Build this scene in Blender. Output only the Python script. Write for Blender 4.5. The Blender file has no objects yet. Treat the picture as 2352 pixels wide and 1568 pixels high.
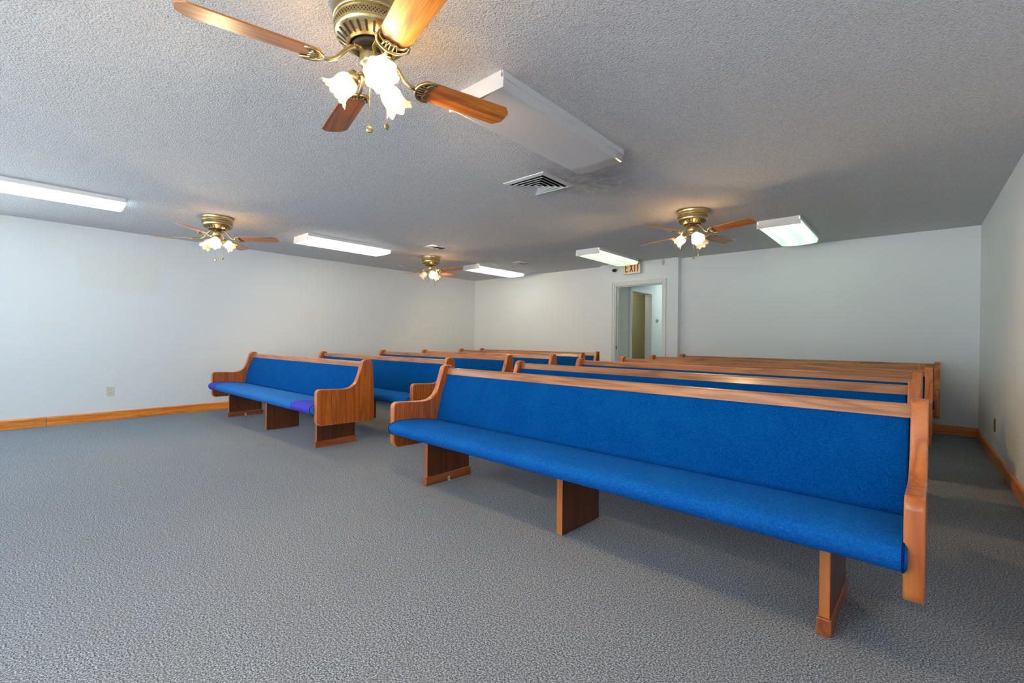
import bpy, bmesh, math, random
from mathutils import Vector, Matrix
PI = math.pi
R = math.radians
scene = bpy.context.scene
col = scene.collection
random.seed(4)

# ------------------------------------------------------------------ room numbers (metres)
H = 2.44                      # ceiling height
XL, XR = -7.752, 0.58         # left and right wall
YB, YF = 7.474, -3.7          # back and front wall
BX0, BX1, BY = -4.319, -2.874, 7.35   # stretch of the back wall that stands forward, with the doorway

# ------------------------------------------------------------------ object helpers
def link(o, parent=None):
    col.objects.link(o)
    if parent is not None:
        o.parent = parent
    return o

def obj(name, bm, mats, parent=None, loc=None):
    me = bpy.data.meshes.new(name)
    bmesh.ops.recalc_face_normals(bm, faces=bm.faces)
    bm.to_mesh(me); bm.free()
    for m in (mats if isinstance(mats, (list, tuple)) else [mats]):
        me.materials.append(m)
    o = bpy.data.objects.new(name, me)
    link(o, parent)
    if loc: o.location = loc
    return o

def thing(name, label, cat, loc=(0, 0, 0), rotz=0.0, group=None):
    o = bpy.data.objects.new(name, None)
    o.empty_display_size = 0.1
    col.objects.link(o)
    o.location = loc; o.rotation_euler = (0, 0, rotz)
    o['label'] = label; o['category'] = cat
    if group: o['group'] = group
    return o

def tag(o, label, cat, group=None):
    o['label'] = label; o['category'] = cat
    if group: o['group'] = group
    return o

def struct(o):
    o['kind'] = 'structure'
    return o

def dup(root, loc, rotz, label, group=None):
    r = root.copy(); col.objects.link(r)
    r.location = loc; r.rotation_euler = (0, 0, rotz); r['label'] = label
    if group: r['group'] = group
    for ch in list(root.children):
        c = ch.copy(); col.objects.link(c); c.parent = r
        for g in list(ch.children):
            d = g.copy(); col.objects.link(d); d.parent = c
    return r

def kids(root, base):
    return [c for c in root.children if c.name.split('.')[0] == base]

# ------------------------------------------------------------------ mesh helpers
def add_box(bm, x0, x1, y0, y1, z0, z1, bev=0.0, mi=0):
    vs = [bm.verts.new((x, y, z)) for z in (z0, z1) for y in (y0, y1) for x in (x0, x1)]
    fs = [(0, 2, 3, 1), (4, 5, 7, 6), (0, 1, 5, 4), (2, 6, 7, 3), (0, 4, 6, 2), (1, 3, 7, 5)]
    faces = [bm.faces.new([vs[i] for i in f]) for f in fs]
    for f in faces: f.material_index = mi
    if bev > 0:
        es = list({e for f in faces for e in f.edges})
        r = bmesh.ops.bevel(bm, geom=es, offset=bev, segments=2, profile=0.7, affect='EDGES')
        for f in r['faces']: f.material_index = mi; f.smooth = True
    return faces

def box(name, x0, x1, y0, y1, z0, z1, mat, parent=None, bev=0.0):
    bm = bmesh.new()
    add_box(bm, x0, x1, y0, y1, z0, z1, bev)
    return obj(name, bm, mat, parent)

def offset_poly(pts, d):
    n = len(pts); out = []
    area = sum(pts[i][0]*pts[(i+1) % n][1]-pts[(i+1) % n][0]*pts[i][1] for i in range(n))
    s = 1.0 if area > 0 else -1.0
    for i in range(n):
        a, b, c = Vector(pts[i-1]), Vector(pts[i]), Vector(pts[(i+1) % n])
        e1 = (b-a).normalized(); e2 = (c-b).normalized()
        n1 = Vector((-e1.y, e1.x))*s; n2 = Vector((-e2.y, e2.x))*s
        m = n1+n2
        k = m.length
        if k < 1e-6: out.append(tuple(b)); continue
        m /= k
        out.append(tuple(b+m*(d/max(0.45, m.dot(n1)))))
    return out

def add_slab(bm, pts, x0, x1, r=0.0, axis='x', mi=0, seg=3):
    """outline pts in the plane across `axis`, extruded x0..x1 with rounded rims"""
    rings = []
    if r > 0:
        for k in range(seg+1):
            a = k/seg*PI/2
            rings.append((x0+r*(1-math.sin(a)), r*(1-math.cos(a))))
        rings = rings[::-1]
        # rings now run from the face (inset r) to the full outline
        rings = [(x0+r*(1-math.cos(k/seg*PI/2)), r*(1-math.sin(k/seg*PI/2))) for k in range(seg+1)]
        rings += [(x1-(x-x0), d) for x, d in reversed(rings)]
    else:
        rings = [(x0, 0), (x1, 0)]
    loops = []
    for x, d in rings:
        pp = offset_poly(pts, d) if d > 1e-7 else pts
        if axis == 'x': loops.append([bm.verts.new((x, p[0], p[1])) for p in pp])
        elif axis == 'z': loops.append([bm.verts.new((p[0], p[1], x)) for p in pp])
        else: loops.append([bm.verts.new((p[0], x, p[1])) for p in pp])
    n = len(pts)
    for a, b in zip(loops[:-1], loops[1:]):
        for i in range(n):
            j = (i+1) % n
            f = bm.faces.new((a[i], a[j], b[j], b[i])); f.smooth = True; f.material_index = mi
    f = bm.faces.new(loops[0]); f.material_index = mi
    f = bm.faces.new(loops[-1]); f.material_index = mi

def add_tube(bm, pts, r, seg=8, closed=False, mi=0, rs=None):
    pts = [Vector(p) for p in pts]; n = len(pts); loops = []
    ref = None
    for i, p in enumerate(pts):
        if closed: t = pts[(i+1) % n]-pts[i-1]
        else: t = pts[min(i+1, n-1)]-pts[max(i-1, 0)]
        t.normalize()
        if ref is None:
            ref = Vector((0, 0, 1)) if abs(t.z) < 0.9 else Vector((1, 0, 0))
        u = t.cross(ref)
        if u.length < 1e-5: u = t.cross(Vector((1, 0.3, 0)))
        u.normalize(); w = u.cross(t); ref = w
        rr = rs[i] if rs else r
        loops.append([bm.verts.new(p+u*rr*math.cos(2*PI*k/seg)+w*rr*math.sin(2*PI*k/seg)) for k in range(seg)])
    rng = range(n if closed else n-1)
    for i in rng:
        a, b = loops[i], loops[(i+1) % n]
        for k in range(seg):
            f = bm.faces.new((a[k], a[(k+1) % seg], b[(k+1) % seg], b[k])); f.smooth = True; f.material_index = mi
    if not closed:
        for lp in (loops[0], loops[-1]):
            f = bm.faces.new(lp); f.material_index = mi

def add_lathe(bm, prof, seg=48, mat=None, mi=0, caps=(True, True), wob=None):
    """prof: (r, z); mat: 4x4 placing it; wob(i, k)-> radius factor"""
    M = mat or Matrix()
    loops = []
    for i, (r, z) in enumerate(prof):
        lp = []
        for k in range(seg):
            a = 2*PI*k/seg
            rr, zz = r, z
            if wob:
                rr, zz = wob(i, a, r, z)
            lp.append(bm.verts.new(M @ Vector((rr*math.cos(a), rr*math.sin(a), zz))))
        loops.append(lp)
    for a, b in zip(loops[:-1], loops[1:]):
        for k in range(seg):
            f = bm.faces.new((a[k], a[(k+1) % seg], b[(k+1) % seg], b[k])); f.smooth = True; f.material_index = mi
    if caps[0]: bm.faces.new(loops[0]).material_index = mi
    if caps[1]: bm.faces.new(loops[-1]).material_index = mi
    return loops

# ------------------------------------------------------------------ materials
def srgb(r, g, b):
    f = lambda c: (c/255/12.92 if c/255 <= 0.04045 else ((c/255+0.055)/1.055)**2.4)
    return (f(r), f(g), f(b), 1.0)

class NT:
    def __init__(s, name):
        s.m = bpy.data.materials.new(name); s.m.use_nodes = True
        s.t = s.m.node_tree; s.t.nodes.clear()
        s.out = s.t.nodes.new('ShaderNodeOutputMaterial')
    def n(s, kind, **kw):
        nd = s.t.nodes.new(kind)
        for k, v in kw.items(): setattr(nd, k, v)
        return nd
    def l(s, a, b): s.t.links.new(a, b)
    def val(s, sock, v):
        if hasattr(v, 'default_value') or hasattr(v, 'is_output'): s.l(v, sock)
        else: sock.default_value = v
    def coord(s, rand=0.0, gen='Object'):
        tc = s.n('ShaderNodeTexCoord')
        o = tc.outputs[gen]
        if rand:
            oi = s.n('ShaderNodeObjectInfo')
            mu = s.math('MULTIPLY', oi.outputs['Random'], rand)
            va = s.n('ShaderNodeVectorMath', operation='ADD')
            cb = s.n('ShaderNodeCombineXYZ')
            for i in range(3): s.l(mu, cb.inputs[i])
            s.l(o, va.inputs[0]); s.l(cb.outputs[0], va.inputs[1]); o = va.outputs[0]
        return o
    def scale(s, v, sc):
        mp = s.n('ShaderNodeMapping'); s.l(v, mp.inputs['Vector']); mp.inputs['Scale'].default_value = sc
        return mp.outputs[0]
    def noise(s, v, scale, detail=2.0, rough=0.5, dist=0.0):
        nd = s.n('ShaderNodeTexNoise'); s.l(v, nd.inputs['Vector'])
        nd.inputs['Scale'].default_value = scale; nd.inputs['Detail'].default_value = detail
        nd.inputs['Roughness'].default_value = rough; nd.inputs['Distortion'].default_value = dist
        return nd.outputs['Fac']
    def math(s, op, a, b=None, clamp=False):
        nd = s.n('ShaderNodeMath', operation=op); nd.use_clamp = clamp
        s.val(nd.inputs[0], a)
        if b is not None: s.val(nd.inputs[1], b)
        return nd.outputs[0]
    def ramp(s, v, stops, interp='LINEAR'):
        nd = s.n('ShaderNodeValToRGB'); s.l(v, nd.inputs[0])
        el = nd.color_ramp.elements
        while len(el) < len(stops): el.new(0.5)
        for e, (p, c) in zip(el, stops): e.position = p; e.color = c if len(c) == 4 else (*c, 1)
        nd.color_ramp.interpolation = interp
        return nd.outputs[0]
    def mix(s, f, a, b, blend='MIX'):
        nd = s.n('ShaderNodeMix', data_type='RGBA', blend_type=blend)
        s.val(nd.inputs[0], f); s.val(nd.inputs[6], a); s.val(nd.inputs[7], b)
        return nd.outputs[2]
    def sep(s, v):
        nd = s.n('ShaderNodeSeparateXYZ'); s.l(v, nd.inputs[0]); return nd.outputs
    def bump(s, h, strength, dist):
        nd = s.n('ShaderNodeBump'); s.l(h, nd.inputs['Height'])
        nd.inputs['Strength'].default_value = strength; nd.inputs['Distance'].default_value = dist
        return nd.outputs[0]
    def pbsdf(s, base, rough=0.5, metal=0.0, spec=0.5, normal=None, **kw):
        p = s.n('ShaderNodeBsdfPrincipled')
        s.val(p.inputs['Base Color'], base); s.val(p.inputs['Roughness'], rough)
        s.val(p.inputs['Metallic'], metal); s.val(p.inputs['Specular IOR Level'], spec)
        if normal is not None: s.l(normal, p.inputs['Normal'])
        for k, v in kw.items(): s.val(p.inputs[k], v)
        s.l(p.outputs[0], s.out.inputs[0])
        return p
    def window(s, v, lo, hi, soft):
        a = s.math('DIVIDE', s.math('SUBTRACT', v, lo), soft, clamp=True)
        b = s.math('DIVIDE', s.math('SUBTRACT', hi, v), soft, clamp=True)
        return s.math('MULTIPLY', a, b)

def plain(name, c, rough=0.5, metal=0.0, spec=0.5, var=0.06, sc=30.0):
    t = NT(name); v = t.coord()
    nz = t.noise(v, sc, 3)
    c2 = tuple(x*(1-var) for x in c[:3])+(1,)
    t.pbsdf(t.mix(nz, c2, c), rough, metal, spec)
    return t.m

def make_wood(name, along, dark, mid, light, rough=0.32, rings=13.0, rscale=7.5, streak=0.5, spec=0.5, coat=0.35):
    """oak: contour rings from a stretched noise plus fine pores running along the grain"""
    t = NT(name); v = t.coord(rand=7.0)
    st = [1.0, 1.0, 1.0]; st[along] = 0.07
    vs = t.scale(v, tuple(st))
    n1 = t.noise(vs, rscale, 2.0, 0.45, 0.3)
    rg = t.math('SINE', t.math('MULTIPLY', n1, rings*6.283))
    rg = t.math('MULTIPLY_ADD', rg, 0.5); t.t.nodes[-1].inputs[2].default_value = 0.5
    fs = [1.0, 1.0, 1.0]; fs[along] = 0.025
    f1 = t.noise(t.scale(v, tuple(fs)), 260.0, 2.0, 0.6)
    f2 = t.noise(t.scale(v, tuple(fs)), 45.0, 2.0, 0.6)
    big = t.noise(vs, 6.0, 2.0)
    soft = tuple(0.6*a+0.4*b for a, b in zip(dark, mid))
    base = t.ramp(rg, [(0.0, soft), (0.30, mid), (1.0, light)])
    base = t.mix(t.math('MULTIPLY', t.ramp(f1, [(0.40, (1, 1, 1)), (0.56, (0, 0, 0))]), streak), base, dark)
    base = t.mix(t.math('MULTIPLY', t.ramp(f2, [(0.35, (1, 1, 1)), (0.6, (0, 0, 0))]), streak*0.7), base, mid)
    base = t.mix(0.5, base, t.mix(1.0, base, t.ramp(big, [(0.3, (0.72, 0.7, 0.68)), (0.7, (1, 1, 1))]), 'MULTIPLY'))
    bp = t.bump(f1, 0.08, 0.002)
    t.pbsdf(base, rough, 0.0, spec, bp, **{'Coat Weight': coat, 'Coat Roughness': 0.18})
    return t.m

OAK_D, OAK_M, OAK_L = srgb(96, 50, 22), srgb(148, 84, 38), srgb(178, 108, 54)
wood_panel = make_wood('oak_end_panel', 2, srgb(128, 64, 22), srgb(176, 94, 34), srgb(192, 108, 42), rings=8)
wood_edge_lit = make_wood('oak_lit_edge', 2, srgb(176, 88, 34), srgb(206, 114, 50), srgb(218, 132, 66), rings=6, streak=0.2)  # solid edge oak, paler also to stand in for highlights
wood_rail = make_wood('oak_top_rail', 0, srgb(136, 84, 50), srgb(182, 122, 78), srgb(194, 136, 92), rings=6, rscale=11.0, streak=0.35)
wood_leg = make_wood('oak_leg', 2, srgb(70, 34, 15), srgb(102, 52, 23), srgb(114, 62, 28), rings=8)
wood_foot = make_wood('oak_foot', 1, srgb(116, 56, 26), srgb(164, 88, 42), srgb(182, 102, 50), rings=7)
wood_base_y = make_wood('oak_baseboard_side', 1, srgb(190, 98, 20), srgb(240, 142, 38), srgb(246, 154, 50), rings=6, rscale=11.0, rough=0.4)
wood_base_x = make_wood('oak_baseboard_end', 0, srgb(190, 98, 20), srgb(240, 142, 38), srgb(246, 154, 50), rings=6, rscale=11.0, rough=0.4)
wood_blade = make_wood('oak_fan_blade', 0, srgb(136, 74, 22), srgb(204, 124, 40), srgb(222, 142, 54), rings=8, rscale=9.0, rough=0.3)

def make_fabric(name, patch=None, g=1.0, worn_lit=0.0):
    t = NT(name); v = t.coord()
    n1 = t.noise(v, 420.0, 2.0, 0.7)
    n2 = t.noise(v, 90.0, 3.0, 0.65)
    n3 = t.noise(v, 5.0, 3.0, 0.6)
    c = t.ramp(n1, [(0.30, srgb(0, 56, 128)), (0.5, srgb(0, 96, 184)), (0.72, srgb(30, 136, 216))])
    c = t.mix(t.ramp(n2, [(0.36, (0.45, 0.45, 0.45)), (0.62, (0, 0, 0))]), c, srgb(0, 66, 142))
    c = t.mix(t.ramp(n3, [(0.45, (0, 0, 0)), (0.75, (0.35, 0.35, 0.35))]), c, srgb(20, 116, 192))
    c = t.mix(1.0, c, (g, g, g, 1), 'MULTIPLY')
    if worn_lit: c = t.mix(t.math('MULTIPLY', n2, worn_lit), c, srgb(90, 150, 200))    # worn nap, paled further to stand in for light on top
    if patch:
        x, y, z = t.sep(v)
        for (cx, cy, rx, ry) in patch:
            dx = t.math('POWER', t.math('DIVIDE', t.math('SUBTRACT', x, cx), rx), 2.0)
            dy = t.math('POWER', t.math('DIVIDE', t.math('SUBTRACT', y, cy), ry), 2.0)
            d = t.math('ADD', t.math('ADD', dx, dy), t.math('MULTIPLY', t.math('SUBTRACT', n3, 0.5), 0.5))
            msk = t.math('MULTIPLY', t.math('LESS_THAN', d, 1.0), t.math('LESS_THAN', x, PL-PT-0.004))
            pc = t.mix(n1, srgb(58, 52, 168), srgb(96, 92, 214))
            c = t.mix(msk, c, pc)
            edge = t.math('LESS_THAN', t.math('ABSOLUTE', t.math('SUBTRACT', d, 1.0)), 0.045)
            c = t.mix(t.math('MULTIPLY', edge, 0.6), c, srgb(20, 32, 110))
    bp = t.bump(n1, 0.5, 0.003)
    t.pbsdf(c, 0.95, 0.0, 0.04, bp, **{'Sheen Weight': 0.2, 'Sheen Roughness': 0.5, 'Sheen Tint': srgb(40, 130, 230)})
    return t.m
PL, PT = 3.07, 0.053      # pew length, end panel thickness
fabric = make_fabric('blue_upholstery', g=0.62)
seat_fabric = make_fabric('worn_lit_blue_upholstery', g=0.86, worn_lit=0.10)  # worn seat cloth, with light missing on its top put into the colour
fabric_patched = make_fabric('blue_upholstery_purple_ends', [(PL-0.05, -0.05, 0.40, 0.24), (0.05, -0.02, 0.26, 0.36)], g=1.0, worn_lit=0.6)  # front left seat: worn paler, its stronger light also in the colour
fabric_pipe = plain('dark_blue_piping', srgb(6, 40, 100), 0.9, 0, 0.1)

# walls
def make_wall(name, patches=(), base=(0.80, 0.82, 0.825)):
    t = NT(name); v = t.coord()
    n1 = t.noise(v, 2.2, 4.0, 0.6); n2 = t.noise(v, 160.0, 3.0, 0.6); n3 = t.noise(v, 9.0, 5.0, 0.7)
    b = (*base, 1)
    c = t.mix(n1, b, (base[0]*0.95, base[1]*0.955, base[2]*0.95, 1))
    c = t.mix(t.ramp(n3, [(0.70, (0, 0, 0)), (0.80, (0.12, 0.12, 0.12))]), c, (0.5, 0.5, 0.48, 1))
    x, y, z = t.sep(v)
    for (axis, a0, a1, z0, z1, cc, amt) in patches:
        q = y if axis == 'y' else x
        m = t.math('MULTIPLY', t.window(q, a0, a1, 0.03), t.window(z, z0, z1, 0.03))
        c = t.mix(t.math('MULTIPLY', m, amt), c, cc)
    bp = t.bump(n2, 0.12, 0.002)
    t.pbsdf(c, 0.72, 0, 0.3, bp)
    return t.m
cream = (0.78, 0.75, 0.64, 1)
wall_mat = make_wall('painted_wall')
wall_left_mat = make_wall('painted_wall_touched_up', [('y', 0.66, 1.50, 1.66, 2.12, cream, 0.22), ('y', 1.02, 1.52, 1.62, 2.20, cream, 0.2),
                                                   ('y', 3.40, 3.95, 1.38, 1.56, cream, 0.25), ('y', 0.30, 0.55, 1.15, 1.27, cream, 0.2)])
wall_hall_mat = make_wall('hall_paint', base=(0.74, 0.75, 0.72))
wall_green_mat = make_wall('side_room_paint', base=(0.62, 0.60, 0.40))
trim_white = plain('white_trim_paint', (0.74, 0.75, 0.74, 1), 0.45, 0, 0.45, 0.04)

# popcorn ceiling
def make_ceiling():
    t = NT('popcorn_ceiling'); v = t.coord()
    n1 = t.noise(v, 112.0, 3.0, 0.62); n2 = t.noise(v, 230.0, 2.0, 0.6)
    vo = t.n('ShaderNodeTexVoronoi'); t.l(v, vo.inputs['Vector']); vo.inputs['Scale'].default_value = 105.0
    h = t.math('ADD', t.math('MULTIPLY', n1, 1.0), t.math('MULTIPLY', n2, 0.45))
    h = t.math('SUBTRACT', h, t.math('MULTIPLY', vo.outputs['Distance'], 0.5))
    c = t.ramp(n1, [(0.30, (0.66, 0.655, 0.645)), (0.46, (0.84, 0.835, 0.825)), (0.7, (0.92, 0.915, 0.905))])
    pit = t.math('MULTIPLY', t.ramp(n2, [(0.27, (1, 1, 1)), (0.34, (0, 0, 0))]), 0.6)
    c = t.mix(pit, c, (0.16, 0.15, 0.14, 1))
    # soot blown out of the square air diffuser
    x, y, z = t.sep(v)
    dx = t.math('DIVIDE', t.math('SUBTRACT', x, -2.05), 0.42); dy = t.math('DIVIDE', t.math('SUBTRACT', y, 3.30), 0.75)
    d = t.math('SQRT', t.math('ADD', t.math('POWER', dx, 2.0), t.math('POWER', dy, 2.0)))
    sm = t.math('SUBTRACT', 1.0, d, clamp=True)
    sm = t.math('MULTIPLY', sm, t.ramp(t.noise(v, 7.0, 4.0, 0.7), [(0.3, (0.2, 0.2, 0.2)), (0.7, (1, 1, 1))]))
    c = t.mix(t.math('MULTIPLY', sm, 0.95), c, (0.17, 0.165, 0.16, 1))
    t.pbsdf(c, 0.95, 0, 0.1, t.bump(h, 1.0, 0.012))
    return t.m
ceil_mat = make_ceiling()

# carpet
def make_carpet():
    t = NT('grey_carpet'); v = t.coord()
    n1 = t.noise(v, 165.0, 2.0, 0.6); n2 = t.noise(v, 400.0, 2.0, 0.7); n3 = t.noise(v, 3.0, 4.0, 0.6)
    k = t.math('ADD', t.math('MULTIPLY', n1, 0.62), t.math('MULTIPLY', n2, 0.38))
    c = t.ramp(k, [(0.41, (0.040, 0.046, 0.055)), (0.50, (0.175, 0.192, 0.220)), (0.58, (0.46, 0.49, 0.53))])
    c = t.mix(t.ramp(n3, [(0.35, (0.22, 0.22, 0.22)), (0.65, (0, 0, 0))]), c, (0.20, 0.195, 0.19, 1))
    # scuffs: thin wandering marks
    sc = t.scale(v, (0.35, 1.0, 1.0))
    w = t.noise(sc, 2.3, 2.0, 0.5, 0.6)
    line = t.math('SUBTRACT', 1.0, t.math('MULTIPLY', t.math('ABSOLUTE', t.math('SUBTRACT', w, 0.5)), 130.0), clamp=True)
    gate = t.ramp(t.noise(v, 1.7, 2.0), [(0.60, (0, 0, 0)), (0.68, (1, 1, 1))])
    c = t.mix(t.math('MULTIPLY', t.math('MULTIPLY', line, gate), 0.22), c, (0.06, 0.055, 0.05, 1))
    t.pbsdf(c, 1.0, 0, 0.02, t.bump(k, 0.06, 0.003), **{'Sheen Weight': 0.07, 'Sheen Roughness': 0.6, 'Sheen Tint': (0.8, 0.9, 1.0, 1)})
    return t.m
carpet_mat = make_carpet()

# metals, plastics
def make_brass():
    t = NT('antique_brass'); v = t.coord()
    n = t.noise(t.scale(v, (1, 1, 14)), 30.0, 3.0, 0.6)
    c = t.mix(n, srgb(150, 128, 82), srgb(196, 178, 128))
    t.pbsdf(c, t.math('MULTIPLY_ADD', n, 0.15), 1.0, 0.5)
    t.t.nodes  # keep
    return t.m
def make_brass2():
    t = NT('antique_brass'); v = t.coord()
    n = t.noise(t.scale(v, (1, 1, 14)), 30.0, 3.0, 0.6)
    c = t.mix(n, srgb(176, 156, 106), srgb(222, 206, 156))
    rr = t.ramp(n, [(0.2, (0.24, 0.24, 0.24)), (0.8, (0.36, 0.36, 0.36))])
    t.pbsdf(c, rr, 1.0, 0.5)
    return t.m
brass = make_brass2()
dark_metal = plain('dark_vent_shadow_metal', (0.035, 0.03, 0.025, 1), 0.6, 0.3, 0.3)
steel = plain('zinc_steel', (0.62, 0.63, 0.64, 1), 0.45, 0.7, 0.5)
white_metal = plain('white_enamel', (0.80, 0.80, 0.80, 1), 0.35, 0, 0.5, 0.03)
vent_white = plain('white_vent_metal', (0.72, 0.74, 0.74, 1), 0.4, 0, 0.4, 0.05)
duct_dark = plain('dark_duct', (0.012, 0.011, 0.01, 1), 0.9, 0, 0.1)
black_plastic = plain('black_plastic', (0.012, 0.014, 0.02, 1), 0.35, 0, 0.5)
ivory = plain('ivory_plastic', srgb(214, 208, 184), 0.4, 0, 0.45, 0.04)
brown_plastic = plain('brown_plastic', srgb(120, 92, 66), 0.45, 0, 0.4, 0.04)
white_plastic = plain('white_plastic', (0.72, 0.73, 0.73, 1), 0.4, 0, 0.45, 0.03)
sign_face = plain('sign_cream_face', srgb(238, 214, 160), 0.5, 0, 0.3, 0.06)
sign_red = plain('sign_red_letters', srgb(176, 44, 26), 0.5, 0, 0.3, 0.1)

def emit(name, c, s):
    t = NT(name); e = t.n('ShaderNodeEmission')
    e.inputs[0].default_value = (*c, 1); e.inputs[1].default_value = s
    t.l(e.outputs[0], t.out.inputs[0]); return t.m

def lens_mat(name, c, s, clear=0.4):
    """ribbed acrylic lens: part clear, part milky and glowing from the tubes behind it"""
    t = NT(name); v = t.coord()
    tr = t.n('ShaderNodeBsdfTransparent'); tr.inputs[0].default_value = (0.95, 0.97, 0.95, 1)
    df = t.n('ShaderNodeBsdfPrincipled')
    df.inputs['Base Color'].default_value = (0.80, 0.80, 0.79, 1); df.inputs['Roughness'].default_value = 0.25
    nz = t.noise(v, 500.0, 1.0)
    t.l(t.bump(nz, 0.3, 0.001), df.inputs['Normal'])
    m1 = t.n('ShaderNodeMixShader'); m1.inputs[0].default_value = 1-clear
    t.l(tr.outputs[0], m1.inputs[1]); t.l(df.outputs[0], m1.inputs[2])
    last = m1.outputs[0]
    if s > 0:
        e = t.n('ShaderNodeEmission'); e.inputs[0].default_value = (*c, 1); e.inputs[1].default_value = s
        ad = t.n('ShaderNodeAddShader'); t.l(last, ad.inputs[0]); t.l(e.outputs[0], ad.inputs[1]); last = ad.outputs[0]
    t.l(last, t.out.inputs[0]); return t.m

def shade_mat(name, c, s):
    """frosted glass: mostly a pale diffuse skin, a little of the bulb's light coming through"""
    t = NT(name)
    tl = t.n('ShaderNodeBsdfTranslucent'); tl.inputs[0].default_value = (1.0, 0.80, 0.52, 1)
    df = t.n('ShaderNodeBsdfPrincipled'); df.inputs['Base Color'].default_value = (0.88, 0.80, 0.68, 1); df.inputs['Roughness'].default_value = 0.3
    m1 = t.n('ShaderNodeMixShader'); m1.inputs[0].default_value = 0.999
    t.l(tl.outputs[0], m1.inputs[1]); t.l(df.outputs[0], m1.inputs[2])
    tr = t.n('ShaderNodeBsdfTransparent'); tr.inputs[0].default_value = (1.0, 0.92, 0.78, 1)
    m2 = t.n('ShaderNodeMixShader'); m2.inputs[0].default_value = 0.21
    t.l(m1.outputs[0], m2.inputs[1]); t.l(tr.outputs[0], m2.inputs[2])
    last = m2.outputs[0]
    if s > 0:
        e = t.n('ShaderNodeEmission'); e.inputs[0].default_value = (*c, 1); e.inputs[1].default_value = s
        ad = t.n('ShaderNodeAddShader'); t.l(last, ad.inputs[0]); t.l(e.outputs[0], ad.inputs[1]); last = ad.outputs[0]
    t.l(last, t.out.inputs[0]); return t.m

WARM = (1.0, 0.70, 0.38)
BULB = 2500.0
bulb_on = emit('lit_bulb', WARM, BULB)
bulb_off = plain('unlit_bulb', (0.85, 0.85, 0.83, 1), 0.2, 0, 0.5)
shade_on = shade_mat('lit_frosted_glass', (1.0, 0.62, 0.28), 0.10)
shade_off = shade_mat('unlit_frosted_glass', (1, 1, 1), 0.0)

# ------------------------------------------------------------------ the setting
floor = struct(box('floor', XL-0.12, XR+0.12, YF-0.12, 11.6, -0.10, 0.0, carpet_mat))
ceiling = struct(box('ceiling', XL-0.12, XR+0.12, YF-0.12, 11.6, H, H+0.10, ceil_mat))
bm = bmesh.new()
W3 = (-3.4, -0.7, 0.55, 2.15)  # unseen left wall window, added to send daylight across the room
add_box(bm, XL-0.12, XL, YF-0.12, W3[0], 0, H); add_box(bm, XL-0.12, XL, W3[1], YB+0.12, 0, H)
add_box(bm, XL-0.12, XL, W3[0], W3[1], 0, W3[2]); add_box(bm, XL-0.12, XL, W3[0], W3[1], W3[3], H)
struct(obj('wall_left', bm, wall_left_mat))
struct(box('wall_right', XR, XR+0.12, YF-0.12, YB+0.12, 0, H, wall_mat))
# back wall: plain lengths either side of the forward stretch
bm = bmesh.new()
add_box(bm, XL, BX0, YB, YB+0.12, 0, H)
add_box(bm, BX1, XR, YB, YB+0.12, 0, H)
struct(obj('wall_back', bm, wall_mat))
DX0, DX1, DZ = -4.015, -3.122, 2.06           # doorway
bm = bmesh.new()
add_box(bm, BX0, DX0, BY, YB+0.02, 0, H)
add_box(bm, DX1, BX1, BY, YB+0.02, 0, H)
add_box(bm, DX0, DX1, BY, YB+0.02, DZ, H)
struct(obj('wall_back_doorway', bm, wall_mat))
# front wall behind the camera, with two unseen windows added for more daylight
W1 = (-5.2, -4.0, 0.55, 2.15); W2 = (-3.2, 0.3, 0.50, 2.20)
bm = bmesh.new()
y0, y1 = YF-0.12, YF
add_box(bm, XL, W1[0], y0, y1, 0, H); add_box(bm, W1[1], W2[0], y0, y1, 0, H); add_box(bm, W2[1], XR, y0, y1, 0, H)
for w in (W1, W2):
    add_box(bm, w[0], w[1], y0, y1, 0, w[2]); add_box(bm, w[0], w[1], y0, y1, w[3], H)
struct(obj('wall_front', bm, wall_mat))
def glass_mat():
    t = NT('window_glass'); tr = t.n('ShaderNodeBsdfTransparent'); tr.inputs[0].default_value = (0.95, 0.97, 0.98, 1)
    gl = t.n('ShaderNodeBsdfGlossy'); gl.inputs['Roughness'].default_value = 0.02
    m = t.n('ShaderNodeMixShader'); m.inputs[0].default_value = 0.06
    t.l(tr.outputs[0], m.inputs[1]); t.l(gl.outputs[0], m.inputs[2]); t.l(m.outputs[0], t.out.inputs[0]); return t.m
glass = glass_mat()
for i, w in enumerate((W1, W2)):
    bm = bmesh.new()
    xs = [w[0]+(w[1]-w[0])*k/3 for k in range(4)]
    for k, x in enumerate(xs):
        add_box(bm, x-0.025 if k else x, x+0.025 if k < 3 else x, YF-0.09, YF-0.03, w[2], w[3])
    for k in range(3):
        for z in (w[2], (w[2]+w[3])/2-0.02, w[3]-0.04):
            add_box(bm, xs[k]+0.025, xs[k+1]-0.025, YF-0.09, YF-0.03, z, z+0.04)
    wo = struct(obj('window_%d' % (i+1), bm, trim_white))
    obj('window_pane', (lambda b: (add_box(b, w[0]+0.03, w[1]-0.03, YF-0.062, YF-0.058, w[2]+0.02, w[3]-0.02), b)[1])(bmesh.new()), glass, wo)

bm = bmesh.new()
for y in (W3[0], (W3[0]+W3[1])/2-0.025, W3[1]-0.05): add_box(bm, XL-0.09, XL-0.03, y, y+0.05, W3[2], W3[3])
for z in (W3[2], (W3[2]+W3[3])/2-0.02, W3[3]-0.04): add_box(bm, XL-0.085, XL-0.035, W3[0]+0.05, W3[1]-0.05, z, z+0.04)
wo = struct(obj('window_3', bm, trim_white))
bm = bmesh.new(); add_box(bm, XL-0.062, XL-0.058, W3[0]+0.02, W3[1]-0.02, W3[2]+0.02, W3[3]-0.02); obj('window_pane', bm, glass, wo)
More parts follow.
